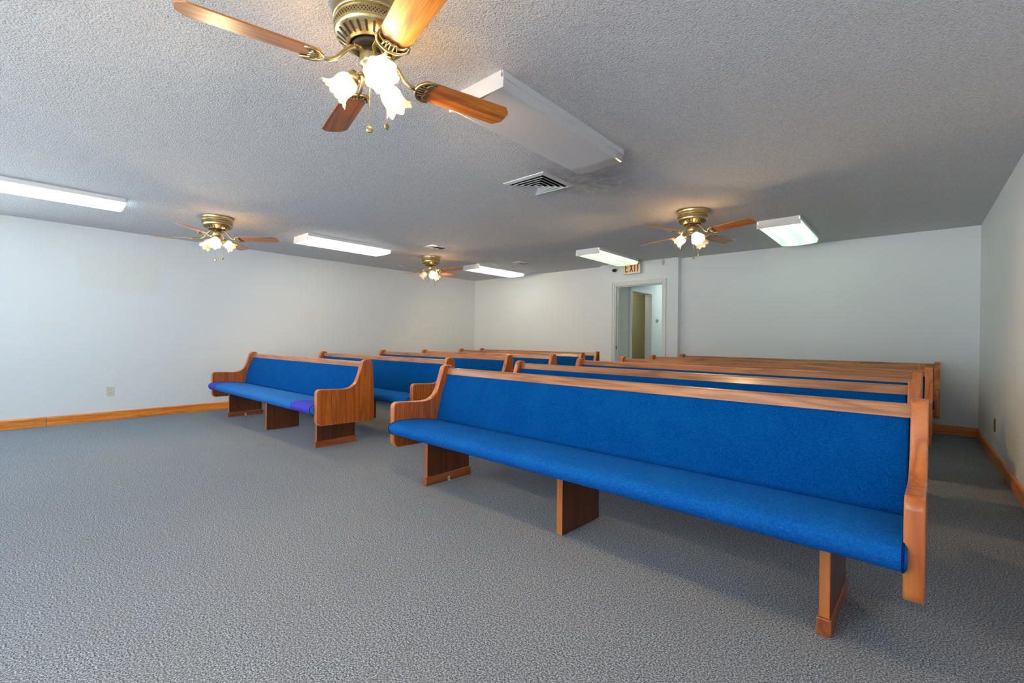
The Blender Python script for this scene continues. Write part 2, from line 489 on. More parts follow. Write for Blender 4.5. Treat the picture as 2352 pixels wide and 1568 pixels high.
# doorway casing and jamb
bm = bmesh.new()
def casing_x(bm, x0, x1, z1, y, out, w=0.052, d=0.016):
    """flat casing with a raised back-band round an opening in a wall facing -Y (out=-1)"""
    for (a, b) in ((x0-w, x0), (x1, x1+w)):
        add_box(bm, a, b, min(y, y+out*d), max(y, y+out*d), 0, z1+w, 0.003)
    add_box(bm, x0, x1, min(y, y+out*d), max(y, y+out*d), z1, z1+w, 0.003)
    e = 0.014
    add_box(bm, x0-w-0.002, x0-w+e, min(y, y+out*(d+0.008)), max(y, y+out*(d+0.008)), 0, z1+w+0.002, 0.002)
    add_box(bm, x1+w-e, x1+w+0.002, min(y, y+out*(d+0.008)), max(y, y+out*(d+0.008)), 0, z1+w+0.002, 0.002)
    add_box(bm, x0-w, x1+w, min(y, y+out*(d+0.008)), max(y, y+out*(d+0.008)), z1+w-e, z1+w+0.002, 0.002)
casing_x(bm, DX0, DX1, DZ, BY, -1)
door1 = struct(obj('door_1', bm, trim_white))
bm = bmesh.new()
add_box(bm, DX0, DX0+0.02, BY-0.001, YB+0.022, 0, DZ); add_box(bm, DX1-0.02, DX1, BY-0.001, YB+0.022, 0, DZ)
add_box(bm, DX0+0.02, DX1-0.02, BY-0.001, YB+0.022, DZ-0.02, DZ)
add_box(bm, DX0+0.02, DX0+0.033, BY+0.055, BY+0.09, 0, DZ-0.02); add_box(bm, DX1-0.033, DX1-0.02, BY+0.055, BY+0.09, 0, DZ-0.02)
add_box(bm, DX0+0.033, DX1-0.033, BY+0.055, BY+0.09, DZ-0.033, DZ-0.02)
obj('door_jamb', bm, trim_white, door1)
bm = bmesh.new(); add_box(bm, DX0+0.0195, DX0+0.0215, BY+0.015, BY+0.045, 0.915, 0.975, 0.001)
add_box(bm, DX0+0.021, DX0+0.0222, BY+0.022, BY+0.038, 0.93, 0.96, 0.0)
obj('strike_plate', bm, dark_metal, door1)

# hallway behind the doorway and the small room off it
HX = -4.036
D2a, D2b, D2z = 8.00, 8.89, 2.035
bm = bmesh.new()
add_box(bm, HX-0.11, HX, YB+0.02, D2a, 0, H); add_box(bm, HX-0.11, HX, D2b, 11.5, 0, H); add_box(bm, HX-0.11, HX, D2a, D2b, D2z, H)
struct(obj('wall_hall_left', bm, wall_hall_mat))
struct(box('wall_hall_right', -2.95, -2.84, YB+0.12, 11.5, 0, H, wall_hall_mat))
struct(box('wall_hall_end', HX-1.5, -2.84, 11.5, 11.6, 0, H, wall_hall_mat))
bm = bmesh.new()
add_box(bm, -5.02, -4.90, YB+0.12, 10.62, 0, H); add_box(bm, -4.90, HX-0.11, 10.50, 10.62, 0, H)
struct(obj('wall_side_room', bm, wall_green_mat))
bm = bmesh.new()
w, d = 0.052, 0.032
add_box(bm, HX, HX+d, D2a-w+0.02, D2a+0.02, 0, D2z+w, 0.003); add_box(bm, HX, HX+d, D2b-0.02, D2b+w-0.02, 0, D2z+w, 0.003)
add_box(bm, HX, HX+d, D2a+0.02, D2b-0.02, D2z-0.02, D2z+w, 0.003)
door2 = struct(obj('door_2', bm, trim_white))
bm = bmesh.new()
add_box(bm, HX-0.112, HX+0.001, D2a, D2a+0.02, 0, D2z); add_box(bm, HX-0.112, HX+0.001, D2b-0.02, D2b, 0, D2z)
add_box(bm, HX-0.112, HX+0.001, D2a+0.02, D2b-0.02, D2z-0.02, D2z)
obj('door_jamb', bm, trim_white, door2)

# baseboards
BH = 0.108
def board_profile(bm, along, a0, a1, w, s, h=BH, t=0.02):
    """along 'y': board on wall x=w, body towards s; along 'x': board on wall y=w"""
    p = [(0, 0), (t, 0), (t, h-0.012), (t-0.005, h-0.003), (t-0.010, h), (0, h)]
    lo = []
    for a in (a0, a1):
        if along == 'y': lo.append([bm.verts.new((w+s*q[0], a, q[1])) for q in p])
        else: lo.append([bm.verts.new((a, w+s*q[0], q[1])) for q in p])
    n = len(p)
    for i in range(n): bm.faces.new((lo[0][i], lo[0][(i+1) % n], lo[1][(i+1) % n], lo[1][i]))
    bm.faces.new(lo[0]); bm.faces.new(lo[1])
bm = bmesh.new(); board_profile(bm, 'y', YF, 0.405, XL, 1); board_profile(bm, 'y', 0.411, YB, XL, 1, BH-0.003)
struct(obj('baseboard_left', bm, wood_base_y))
bm = bmesh.new()
for a0, a1 in ((0.411, YB-0.02),):
    p = [(0.02, 0), (0.034, 0), (0.034, 0.028), (0.030, 0.038), (0.02, 0.042)]
    lo = [[bm.verts.new((XL+q[0], a, q[1])) for q in p] for a in (a0, a1)]
    for i in range(5): bm.faces.new((lo[0][i], lo[0][(i+1) % 5], lo[1][(i+1) % 5], lo[1][i]))
    bm.faces.new(lo[0]); bm.faces.new(lo[1])
struct(obj('trim_1', bm, wood_base_y))
bm = bmesh.new(); board_profile(bm, 'y', YF, YB, XR, -1)
struct(obj('baseboard_right', bm, wood_base_y))
bm = bmesh.new(); board_profile(bm, 'x', XL+0.02, BX0, YB, -1); board_profile(bm, 'x', BX1+0.0, XR-0.02, YB, -1)
struct(obj('baseboard_back', bm, wood_base_x))
bm = bmesh.new(); board_profile(bm, 'x', BX0, DX0-0.055, BY, -1); board_profile(bm, 'x', DX1+0.055, BX1, BY, -1)
struct(obj('baseboard_doorway', bm, wood_base_x))

# ------------------------------------------------------------------ pews

def arc(cx, cy, r, a0, a1, n):
    return [(cx+r*math.cos(R(a0+(a1-a0)*k/n)), cy+r*math.sin(R(a0+(a1-a0)*k/n))) for k in range(n+1)]
PANEL = (arc(0.052, 0.310, 0.052, 180, 270, 6) + arc(0.565, 0.288, 0.037, 270, 358, 5) +
         [(0.600, 0.40), (0.596, 0.55), (0.590, 0.69), (0.584, 0.80), (0.581, 0.828), (0.572, 0.848), (0.555, 0.861), (0.532, 0.8665),
          (0.508, 0.8665), (0.486, 0.860), (0.471, 0.846), (0.463, 0.826), (0.452, 0.790), (0.4315, 0.727), (0.414, 0.678), (0.400, 0.650),
          (0.381, 0.626), (0.357, 0.608), (0.328, 0.5965), (0.296, 0.5905), (0.262, 0.5885), (0.19, 0.592), (0.108, 0.597)] +
         arc(0.040, 0.560, 0.040, 88, 180, 6)[0:])
SEAT = [(-0.004, 0.362), (-0.024, 0.372), (-0.038, 0.390), (-0.044, 0.410), (-0.040, 0.429), (-0.026, 0.443), (0.0, 0.452), (0.04, 0.4575),
        (0.10, 0.4595), (0.18, 0.456), (0.27, 0.446), (0.36, 0.432), (0.425, 0.421), (0.445, 0.40), (0.445, 0.37), (0.43, 0.362), (0.2, 0.362)]
def lerp(a, b, t): return a+(b-a)*t
BACK = []
for k in range(11):
    t_ = k/10
    b = 0.012*math.sin(PI*min(1, t_*1.04))
    BACK.append((lerp(0.392, 0.508, t_)-b, lerp(0.412, 0.792, t_)+b*0.3))
BACK += [(0.545, 0.790), (0.43, 0.412)]
BOARD = [(0.430, 0.37), (0.444, 0.368), (0.566, 0.790), (0.552, 0.792)]
RAIL = [(0.505, 0.7885), (0.519, 0.832), (0.524, 0.8385), (0.532, 0.841), (0.550, 0.841), (0.558, 0.8385), (0.562, 0.832), (0.553, 0.7885)]

def build_pew(seat_mat):
    root = thing('pew', 'pew', 'pew', group='pews')
    for x0 in (0.0, PL-PT):
        bm = bmesh.new(); add_slab(bm, PANEL, x0, x0+PT, 0.006, mi=1)
        for f in bm.faces:
            if len(f.verts) > 4: f.material_index = 0
        obj('end_panel', bm, [wood_panel, wood_edge_lit], root)
    bm = bmesh.new(); add_slab(bm, SEAT, PT-0.012, PL-PT+0.012, 0.014)
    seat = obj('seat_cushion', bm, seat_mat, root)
    for x in (PT-0.001, PL-PT+0.001):
        bm = bmesh.new(); add_tube(bm, [(x, q[0], q[1]) for q in offset_poly(SEAT[:14], 0.001)], 0.0045, 6)
        obj('piping', bm, fabric_pipe, seat)
    bm = bmesh.new(); add_slab(bm, BACK, PT+0.002, PL-PT-0.002, 0.012)
    obj('back_cushion', bm, fabric, root)
    bm = bmesh.new(); add_slab(bm, BOARD, PT, PL-PT, 0.0)
    obj('back_board', bm, wood_rail, root)
    bm = bmesh.new(); add_slab(bm, RAIL, PT-0.004, PL-PT+0.004, 0.0)
    for f in bm.faces: f.smooth = False
    obj('top_rail', bm, wood_rail, root)
    for cx, s in ((0.285, 1), (PL-0.281, -1)):
        bm = bmesh.new(); add_box(bm, cx-0.018, cx+0.018, 0.131, 0.540, 0.055, 0.366, 0.004); bm.normal_update()
        [setattr(f_, 'material_index', 1) for f_ in bm.faces if abs(f_.normal.y) > 0.9]  # front and back faces take the paler oak, painting in light on them
        leg = obj('leg', bm, [wood_leg, wood_edge_lit], root)
        bm = bmesh.new(); add_box(bm, cx-0.024, cx+0.024, 0.118, 0.553, 0.0, 0.064, 0.004)
        obj('foot_block', bm, wood_foot, leg)
        bm = bmesh.new()
        fx = cx+s*0.024
        add_box(bm, min(fx, fx+s*0.003), max(fx, fx+s*0.003), 0.318, 0.338, 0.003, 0.034, 0.001)
        add_box(bm, min(fx, fx+s*0.020), max(fx, fx+s*0.020), 0.318, 0.338, 0.001, 0.004, 0.001)
        add_lathe(bm, [(0.0065, 0), (0.0065, 0.003), (0.003, 0.0055)], 10, Matrix.Translation((fx+s*0.002, 0.328, 0.022)) @ Matrix.Rotation(s*PI/2, 4, 'Y'))
        add_lathe(bm, [(0.0055, 0), (0.0055, 0.003), (0.003, 0.005)], 10, Matrix.Translation((fx+s*0.013, 0.328, 0.003)))
        obj('floor_bracket', bm, steel, leg)
    bm = bmesh.new(); add_box(bm, PL/2-0.020, PL/2+0.020, 0.135, 0.510, 0.0, 0.366, 0.004)
    bm.normal_update()
    [setattr(f_, 'material_index', 1) for f_ in bm.faces if abs(f_.normal.y) > 0.9]  # middle leg: light on front and back painted in the same way
    obj('leg', bm, [wood_leg, wood_edge_lit], root)
    return root

LEFT = [(-7.190, 1.954, 0.17), (-7.030, 2.926, -0.1), (-7.196, 4.112, 0.6), (-7.089, 4.970, 1.1), (-7.276, 6.092, 0.4), (-7.425, 6.855, 0.0)]
RIGHT = [(-2.972, 1.985, -1.62), (-3.046, 3.030, -1.6), (-3.034, 4.117, -3.05), (-2.946, 5.028, -2.1), (-2.984, 6.053, -1.85), (-2.838, 6.862, -2.0)]
ordn = ['front', 'second', 'third', 'fourth', 'fifth', 'last']
lab_l = ['oak pew with blue cushions and purple patched seat ends, front of the left column',
         'blue upholstered oak pew directly behind the front pew of the left column',
         'blue upholstered oak pew, third from the front in the left column',
         'blue upholstered oak pew, fourth from the front in the left column',
         'blue upholstered oak pew, fifth from the front in the left column',
         'blue upholstered oak pew against the back wall in the left column']
lab_r = ['large nearest oak pew with blue seat and back, front of the right column',
         'blue upholstered oak pew directly behind the nearest pew of the right column',
         'blue upholstered oak pew, third from the front in the right column',
         'blue upholstered oak pew, fourth from the front in the right column',
         'blue upholstered oak pew, fifth from the front in the right column',
         'blue upholstered oak pew against the back wall in the right column']
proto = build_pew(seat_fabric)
first = True
for colm, labs in ((RIGHT, lab_r), (LEFT, lab_l)):
    for i, (x, y, a) in enumerate(colm):
        loc = (x, y, 0.0)
        if first:
            proto.location = loc; proto.rotation_euler = (0, 0, R(a)); proto.scale = (0.9805, 1, 1); proto['label'] = labs[0]; first = False
            continue
        p = dup(proto, loc, R(a), labs[i]); p.scale = (1, 1, 1)
        if labs is lab_l and i == 0:
            s = kids(p, 'seat_cushion')[0]
            s.data = s.data.copy(); s.data.materials[0] = fabric_patched

# ------------------------------------------------------------------ ceiling fans
def build_fan():
    root = thing('ceiling_fan', 'fan', 'ceiling fan', group='ceiling fans')
    # upper canopy ring
    bm = bmesh.new()
    add_lathe(bm, [(0.150, 0.0), (0.156, -0.002), (0.157, -0.010), (0.154, -0.016), (0.154, -0.036), (0.157, -0.040), (0.155, -0.050), (0.147, -0.054)], 64)
    obj('canopy', bm, brass, root)
    # motor housing with pierced band and slotted bowl
    bm = bmesh.new()
    add_lathe(bm, [(0.147, -0.052), (0.150, -0.056), (0.150, -0.094), (0.148, -0.100), (0.143, -0.108), (0.096, -0.140), (0.090, -0.141), (0.088, -0.132), (0.03, -0.130)], 64, caps=(True, True))
    ns = 26
    for k in range(ns):
        a = 2*PI*k/ns; hw = 0.0058
        def pt(t, s):
            r = lerp(0.1385, 0.1035, t); z = lerp(-0.1111, -0.1349, t)
            nx, nz = 0.563, -0.826     # outward normal of the cone
            r += nx*0.0012; z += nz*0.0012
            return (r*math.cos(a)-s*hw*math.sin(a), r*math.sin(a)+s*hw*math.cos(a), z)
        vs = [pt(0.0, -0.5), pt(0.0, 0.5), pt(0.08, 1), pt(0.92, 0.8), pt(1, 0.4), pt(1, -0.4), pt(0.92, -0.8), pt(0.08, -1)]
        f = bm.faces.new([bm.verts.new(v) for v in vs]); f.material_index = 1
    nd = 66
    for row in range(3):
        z = -0.068-row*0.0075
        for k in range(nd):
            a = 2*PI*(k+0.5*(row % 2))/nd; r = 0.1508; hw = 0.0034/r
            hh = 0.0055 if row == 1 else 0.0032
            vs = [(r*math.cos(a), r*math.sin(a), z+hh), (r*math.cos(a+hw), r*math.sin(a+hw), z), (r*math.cos(a), r*math.sin(a), z-hh), (r*math.cos(a-hw), r*math.sin(a-hw), z)]
            f = bm.faces.new([bm.verts.new(v) for v in vs]); f.material_index = 1
    obj('motor_housing', bm, [brass, dark_metal], root)
    # dark flywheel
    bm = bmesh.new(); add_lathe(bm, [(0.080, -0.131), (0.082, -0.150), (0.074, -0.154), (0.03, -0.155)], 40)
    obj('flywheel', bm, dark_metal, root)
    # switch housing and fitter
    bm = bmesh.new()
    add_lathe(bm, [(0.046, -0.150), (0.050, -0.154), (0.050, -0.205), (0.047, -0.214), (0.036, -0.222), (0.033, -0.236), (0.040, -0.242), (0.040, -0.256), (0.030, -0.266), (0.010, -0.270), (0.008, -0.282), (0.002, -0.286)], 40)
    obj('switch_housing', bm, brass, root)
    # blades, modelled along +X, pitched
    pitch = Matrix.Translation((0, 0, -0.239)) @ Matrix.Rotation(R(-12), 4, 'X')
    out = ([(0.205, -0.030), (0.213, -0.050), (0.232, -0.058)] + [(lerp(0.25, 0.63, k/8), -lerp(0.0595, 0.0675, k/8)) for k in range(9)] +
           [(0.637, -0.0655), (0.662, -0.041), (0.667, -0.034), (0.669, -0.026), (0.670, 0.0), (0.669, 0.026), (0.667, 0.034), (0.662, 0.041), (0.637, 0.0655)] +
           [(lerp(0.63, 0.25, k/8), lerp(0.0675, 0.0595, k/8)) for k in range(9)] + [(0.232, 0.058), (0.213, 0.050), (0.205, 0.030)])
    for i in range(4):
        bm = bmesh.new(); add_slab(bm, out, -0.003, 0.003, 0.0015, axis='z', seg=2)
        bmesh.ops.transform(bm, matrix=pitch, verts=bm.verts)
        b = obj('blade', bm, wood_blade, root); b.rotation_euler = (0, 0, i*PI/2)
        # cast bracket: curved arm and an openwork crescent under the blade
        bm = bmesh.new()
        arm = [(0.060, 0, -0.149), (0.080, 0, -0.158), (0.100, 0, -0.176), (0.122, 0, -0.203), (0.145, 0, -0.230), (0.168, 0, -0.244), (0.192, 0, -0.248)]
        add_tube(bm, arm, 0.008, 10, rs=[0.011, 0.010, 0.009, 0.0085, 0.008, 0.008, 0.0085])
        add_box(bm, 0.045, 0.078, -0.016, 0.016, -0.158, -0.147, 0.003)
        c1 = bmesh.new()
        cres = [(0.272, -0.060), (0.247, -0.063), (0.222, -0.052), (0.203, -0.030), (0.194, 0.0), (0.203, 0.030), (0.222, 0.052), (0.247, 0.063), (0.272, 0.060)]
        add_tube(c1, [(x, y, -0.0085) for x, y in cres], 0.006, 8, rs=[0.004, 0.006, 0.007, 0.0075, 0.008, 0.0075, 0.007, 0.006, 0.004])
        inner = [(0.270, -0.056), (0.247, -0.046), (0.236, -0.030), (0.246, -0.016), (0.238, 0.0), (0.246, 0.016), (0.236, 0.030), (0.247, 0.046), (0.270, 0.056)]
        add_tube(c1, [(x, y, -0.008) for x, y in inner], 0.0045, 8)
        for (xa, ya, xb, yb) in ((0.196, 0, 0.238, 0), (0.205, -0.032, 0.240, -0.024), (0.205, 0.032, 0.240, 0.024), (0.198, -0.014, 0.245, -0.015), (0.198, 0.014, 0.245, 0.015)):
            add_tube(c1, [(xa, ya, -0.008), ((xa+xb)/2, (ya+yb)/2, -0.009), (xb, yb, -0.008)], 0.0038, 8)
        bmesh.ops.transform(c1, matrix=pitch, verts=c1.verts)
        tmp = bpy.data.meshes.new('tmp'); c1.to_mesh(tmp); c1.free(); bm.from_mesh(tmp); bpy.data.meshes.remove(tmp)
        br = obj('blade_bracket', bm, brass, root); br.rotation_euler = (0, 0, i*PI/2)
    # three tulip lamps, modelled towards +X
    tilt = R(52)
    axis_m = Matrix.Translation((0.066, 0, -0.254)) @ Matrix.Rotation(PI-tilt, 4, 'Y')
    for i in range(3):
        bm = bmesh.new()
        add_tube(bm, [(0.030, 0, -0.246), (0.048, 0, -0.243), (0.060, 0, -0.249), (0.072, 0, -0.259)], 0.007, 8)
        add_lathe(bm, [(0.010, -0.012), (0.024, -0.006), (0.029, 0.006), (0.030, 0.024), (0.027, 0.026)], 24, axis_m)
        la = obj('lamp_arm', bm, brass, root); la.rotation_euler = (0, 0, i*2*PI/3)
        bm = bmesh.new()
        prof = [(0.026, 0.012), (0.031, 0.022), (0.041, 0.036), (0.046, 0.052), (0.046, 0.070), (0.0455, 0.084), (0.049, 0.097), (0.057, 0.109), (0.066, 0.117)]
        inn = [(r-0.003, z-0.001) for r, z in reversed(prof)]
        full = prof+[(0.0665, 0.1185)]+inn
        n0 = len(prof)
        def wob(i_, a, r, z):
            k = max(0.0, (z-0.075)/0.043)
            s = math.cos(8*a)
            return r*(1+0.075*k*s), z+0.007*k*s
        add_lathe(bm, full, 64, axis_m, caps=(False, False), wob=wob)
        sh = obj('lamp_shade', bm, shade_on, root); sh.rotation_euler = (0, 0, i*2*PI/3)
        bm = bmesh.new()
        bp = [(0.012, 0.020), (0.012, 0.040), (0.016, 0.056)]
        for k in range(1, 9):
            a = R(-40+k*(130/8.0)); bp.append((max(0.0008, 0.021*math.cos(a)), 0.070+0.021*math.sin(a)))
        add_lathe(bm, bp, 24, axis_m)
        obj('bulb', bm, bulb_on, sh)
    # pull chains with round fobs
    for (cx, cy, z1, ang) in ((0.020, -0.022, -0.478, -0.5), (0.048, 0.042, -0.452, 0.25)):
        bm = bmesh.new()
        n = 46
        pts = [(cx, cy, lerp(-0.250, z1, k/n)) for k in range(n+1)]
        add_tube(bm, pts, 0.0016, 6, rs=[0.0020 if k % 2 else 0.0012 for k in range(n+1)])
        ch = obj('pull_chain', bm, brass, root)
        bm = bmesh.new()
        add_lathe(bm, [(0.004, -0.0042), (0.012, -0.0036), (0.0145, 0.0), (0.012, 0.0036), (0.004, 0.0042)], 24,
                  Matrix.Translation((cx, cy, z1-0.0135)) @ Matrix.Rotation(ang, 4, 'Z') @ Matrix.Rotation(PI/2, 4, 'Y'))
        obj('chain_fob', bm, brass, ch)
    return root

fan0 = build_fan()
FANS = [((-1.715, 1.045), 76, -19, 'brass ceiling fan nearest the camera, with three lit tulip lamps', []),
        ((-5.960, 1.675), 47, 215, 'brass ceiling fan near the long left wall, beyond the bright white tube light', [0]),
        ((-6.040, 4.800), 8, 215, 'smallest looking, farthest brass ceiling fan, in front of the far left corner', [0]),
        ((-1.72, -2.74), 30, 10, 'added unseen brass ceiling fan behind the viewpoint', []),  # unseen fan, added for the warm light of its bulbs
        ((-1.742, 4.826), 73, -50, 'brass ceiling fan on the right, beside the green glowing ceiling light', [1])]
def set_fan(f, base, lb, off):
    for i, b in enumerate(kids(f, 'blade')): b.rotation_euler = (0, 0, R(base+90*i))
    for i, b in enumerate(kids(f, 'blade_bracket')): b.rotation_euler = (0, 0, R(base+90*i))
    for i, b in enumerate(kids(f, 'lamp_arm')): b.rotation_euler = (0, 0, R(lb+120*i))
    for i, b in enumerate(kids(f, 'lamp_shade')):
        b.rotation_euler = (0, 0, R(lb+120*i))
        if i in off:
            b.data = b.data.copy(); b.data.materials[0] = shade_off; b['label'] = 'unlit frosted glass shade'
            g = b.children[0]; g.data = g.data.copy(); g.data.materials[0] = bulb_off
for i, ((x, y), base, lb, lab, off) in enumerate(FANS):
    if i == 0:
        f = fan0; f.location = (x, y, H); f['label'] = lab
    else:
        f = dup(fan0, (x, y, H), 0.0, lab)
fans_all = [o for o in col.objects if o.parent is None and o.name.split('.')[0] == 'ceiling_fan']
for f, (xy, base, lb, lab, off) in zip(fans_all, FANS): set_fan(f, base, lb, off)

# ------------------------------------------------------------------ fluorescent ceiling lights
def build_light(lens, tube, label, loc, length=1.25, width=0.41, sag=0.006, rotz=0.0, rounded=False, drop=0.085):
    root = thing('ceiling_light', label, 'ceiling light', loc, rotz, 'fluorescent ceiling lights')
    hw, hl = width/2, length/2
    # pan against the ceiling
    bm = bmesh.new()
    add_box(bm, -hw, hw, -hl, hl, -0.012, 0.0)
    add_box(bm, -hw, -hw+0.004, -hl, hl, -0.036, -0.012); add_box(bm, hw-0.004, hw, -hl, hl, -0.036, -0.012)
    add_box(bm, -hw-0.006, -hw+0.004, -hl, hl, -0.040, -0.036); add_box(bm, hw-0.004, hw+0.006, -hl, hl, -0.040, -0.036)
    obj('pan', bm, white_metal, root)
    # lens, open trough section
    if rounded:
        sec = [(-hw+0.002, -0.034)] + [(-hw*math.cos(PI*k/14)*0.99, -0.034-(drop-0.034)*math.sin(PI*k/14)) for k in range(1, 14)] + [(hw-0.002, -0.034)]
    else:
        sec = [(-hw+0.002, -0.036), (-hw+0.006, -0.060), (-hw+0.012, -drop+0.008), (-hw+0.020, -drop)]
        sec += [(lerp(-hw+0.03, hw-0.03, k/8), -drop-sag*math.sin(PI*k/8)) for k in range(9)]
        sec += [(hw-0.020, -drop), (hw-0.012, -drop+0.008), (hw-0.006, -0.060), (hw-0.002, -0.036)]
    bm = bmesh.new()
    ny = 10
    rows = []
    for j in range(ny+1):
        y = lerp(-hl+0.004, hl-0.004, j/ny)
        rows.append([bm.verts.new((x, y, z)) for x, z in sec])
    for j in range(ny):
        for k in range(len(sec)-1):
            f = bm.faces.new((rows[j][k], rows[j][k+1], rows[j+1][k+1], rows[j+1][k])); f.smooth = True
    # far end closes in lens plastic, near end in a metal plate
    bm.faces.new(rows[-1]+[])
    o = obj('lens', bm, lens, root)
    plate = [(-hw+0.010, 0.0), (-hw+0.010, -0.034), (-hw-0.005, -0.036), (-hw-0.004, -drop-0.003), (hw+0.004, -drop-0.003), (hw+0.005, -0.036), (hw-0.010, -0.034), (hw-0.010, 0.0)]
    if rounded: plate = [(-hw, 0.0)]+[(-hw*math.cos(PI*k/14), -0.03-(drop-0.03)*math.sin(PI*k/14)) for k in range(15)]+[(hw, 0.0)]
    bm = bmesh.new(); add_slab(bm, plate, -hl-0.004, -hl+0.002, 0.0, axis='y')
    for f in bm.faces: f.smooth = False
    obj('end_plate', bm, white_metal, root)
    plate2 = [(-hw, 0.0), (-hw, -0.036), (hw, -0.036), (hw, 0.0)]
    bm = bmesh.new(); add_slab(bm, plate2, hl-0.002, hl+0.003, 0.0, axis='y')
    for f in bm.faces: f.smooth = False
    obj('end_plate', bm, white_metal, root)
    for x in (-hw*0.52, hw*0.52):
        bm = bmesh.new()
        add_lathe(bm, [(0.004, 0), (0.019, 0.001), (0.019, length-0.061), (0.004, length-0.06)], 16, Matrix.Translation((x, -hl+0.03, -0.042)) @ Matrix.Rotation(-PI/2, 4, 'X'))
        obj('tube', bm, tube, root)
    return root
lens_a = lens_mat('lens_bright_white', (0.66, 0.90, 1.0), 5.2, 0.35)
lens_b = lens_mat('lens_white', (0.86, 1.0, 0.94), 2.6, 0.40)
lens_c = lens_mat('lens_soft_white', (0.80, 1.0, 0.88), 1.0, 0.40)
lens_d = lens_mat('lens_yellow_green', (0.78, 1.0, 0.58), 0.36, 0.12)
lens_e = lens_mat('lens_green', (0.36, 1.0, 0.42), 0.30, 0.12)
lens_f = lens_mat('lens_unlit', (1, 1, 1), 0.0, 0.10)
tube_a = emit('lit_tube_cool', (0.72, 0.92, 1.0), 22.0)
tube_b = emit('lit_tube_white', (0.82, 0.95, 1.0), 21.0)
tube_c = emit('lit_tube_soft', (0.82, 0.97, 0.98), 12.0)
tube_d = emit('lit_tube_dim', (0.80, 1.0, 0.66), 9.0)
tube_e = emit('lit_tube_green', (0.64, 1.0, 0.72), 50.0)
tube_off = plain('unlit_tube', (0.8, 0.8, 0.8, 1), 0.3)
build_light(lens_a, tube_a, 'brightest white tube ceiling light, cut by the left edge of the photo', (-6.06, 0.235, H), 1.25, 0.39, rounded=True)
build_light(lens_b, tube_b, 'lit white tube ceiling light between the two left hand fans', (-6.11, 3.31, H), 1.25, 0.42)
build_light(lens_c, tube_c, 'lit tube ceiling light in the far left corner, beyond the farthest fan', (-6.10, 6.42, H), 1.27, 0.42)
build_light(lens_d, tube_d, 'dim yellowish green ceiling light partly covering the exit sign', (-3.655, 6.48, H), 1.27, 0.40)
build_light(lens_e, tube_e, 'green glowing ceiling light at the right, over the back wall', (-1.125, 6.33, H), 1.25, 0.42, sag=0.012)
build_light(lens_f, tube_off, 'large unlit ceiling light beside the nearest fan', (-1.757, 2.32, H), 1.27, 0.40, sag=0.008)

# unseen light added behind the viewpoint to brighten the room
build_light(lens_mat('added_rear_lens', (0.78, 0.93, 1.0), 16.0, 0.4), emit('added_rear_tube', (0.78, 0.92, 1.0), 140.0), 'added unseen ceiling light behind the viewpoint', (-1.757, -1.75, H), 1.27, 0.40)
# lamp in the hallway, out of sight beyond the door head
build_light(lens_mat('lens_hall', (0.76, 0.97, 1.0), 7.0, 0.3), emit('lit_tube_hall', (0.78, 0.97, 1.0), 20.0), 'ceiling light in the hallway behind the doorway', (-3.30, 9.75, H), 1.2, 0.3)

build_light(lens_mat('added_side_room_lens', (1.0, 0.98, 0.80), 3.5, 0.3), emit('added_side_room_tube', (1.0, 0.98, 0.8), 3.0), 'added unseen ceiling light of the small room off the hallway', (-4.52, 8.9, H), 1.2, 0.3)  # unseen lamp added because the side room came out too dark

# ------------------------------------------------------------------ vents
def build_diffuser(loc):
    root = thing('air_diffuser', 'square white ceiling air diffuser next to the unlit light', 'air vent', loc)
    bm = bmesh.new()
    s = 0.222
    def ring(bm, s0, z0, s1, z1):
        a = [bm.verts.new((x*s0, y*s0, z0)) for x, y in ((-1, -1), (1, -1), (1, 1), (-1, 1))]
        b = [bm.verts.new((x*s1, y*s1, z1)) for x, y in ((-1, -1), (1, -1), (1, 1), (-1, 1))]
        for i in range(4): bm.faces.new((a[i], a[(i+1) % 4], b[(i+1) % 4], b[i]))
    ring(bm, s, 0.0, s, -0.006); ring(bm, s, -0.006, s-0.034, -0.014); ring(bm, s-0.034, -0.014, s-0.038, -0.002)
    obj('frame', bm, vent_white, root)
    bm = bmesh.new(); add_box(bm, -s+0.01, s-0.01, -s+0.01, s-0.01, -0.003, -0.001); obj('duct', bm, duct_dark, root)
    for k in range(4):
        s0 = 0.166-k*0.040
        bm = bmesh.new()
        ring(bm, s0, -0.020, s0-0.021, -0.0035); ring(bm, s0-0.021, -0.0035, s0-0.0235, -0.0045); ring(bm, s0-0.0235, -0.0045, s0-0.003, -0.0215); ring(bm, s0-0.003, -0.0215, s0, -0.020)
        obj('louver', bm, vent_white, root)
    bm = bmesh.new(); add_box(bm, -0.016, 0.016, -0.016, 0.016, -0.022, -0.018); obj('louver', bm, vent_white, root)
    return root
build_diffuser((-2.468, 3.143, H))
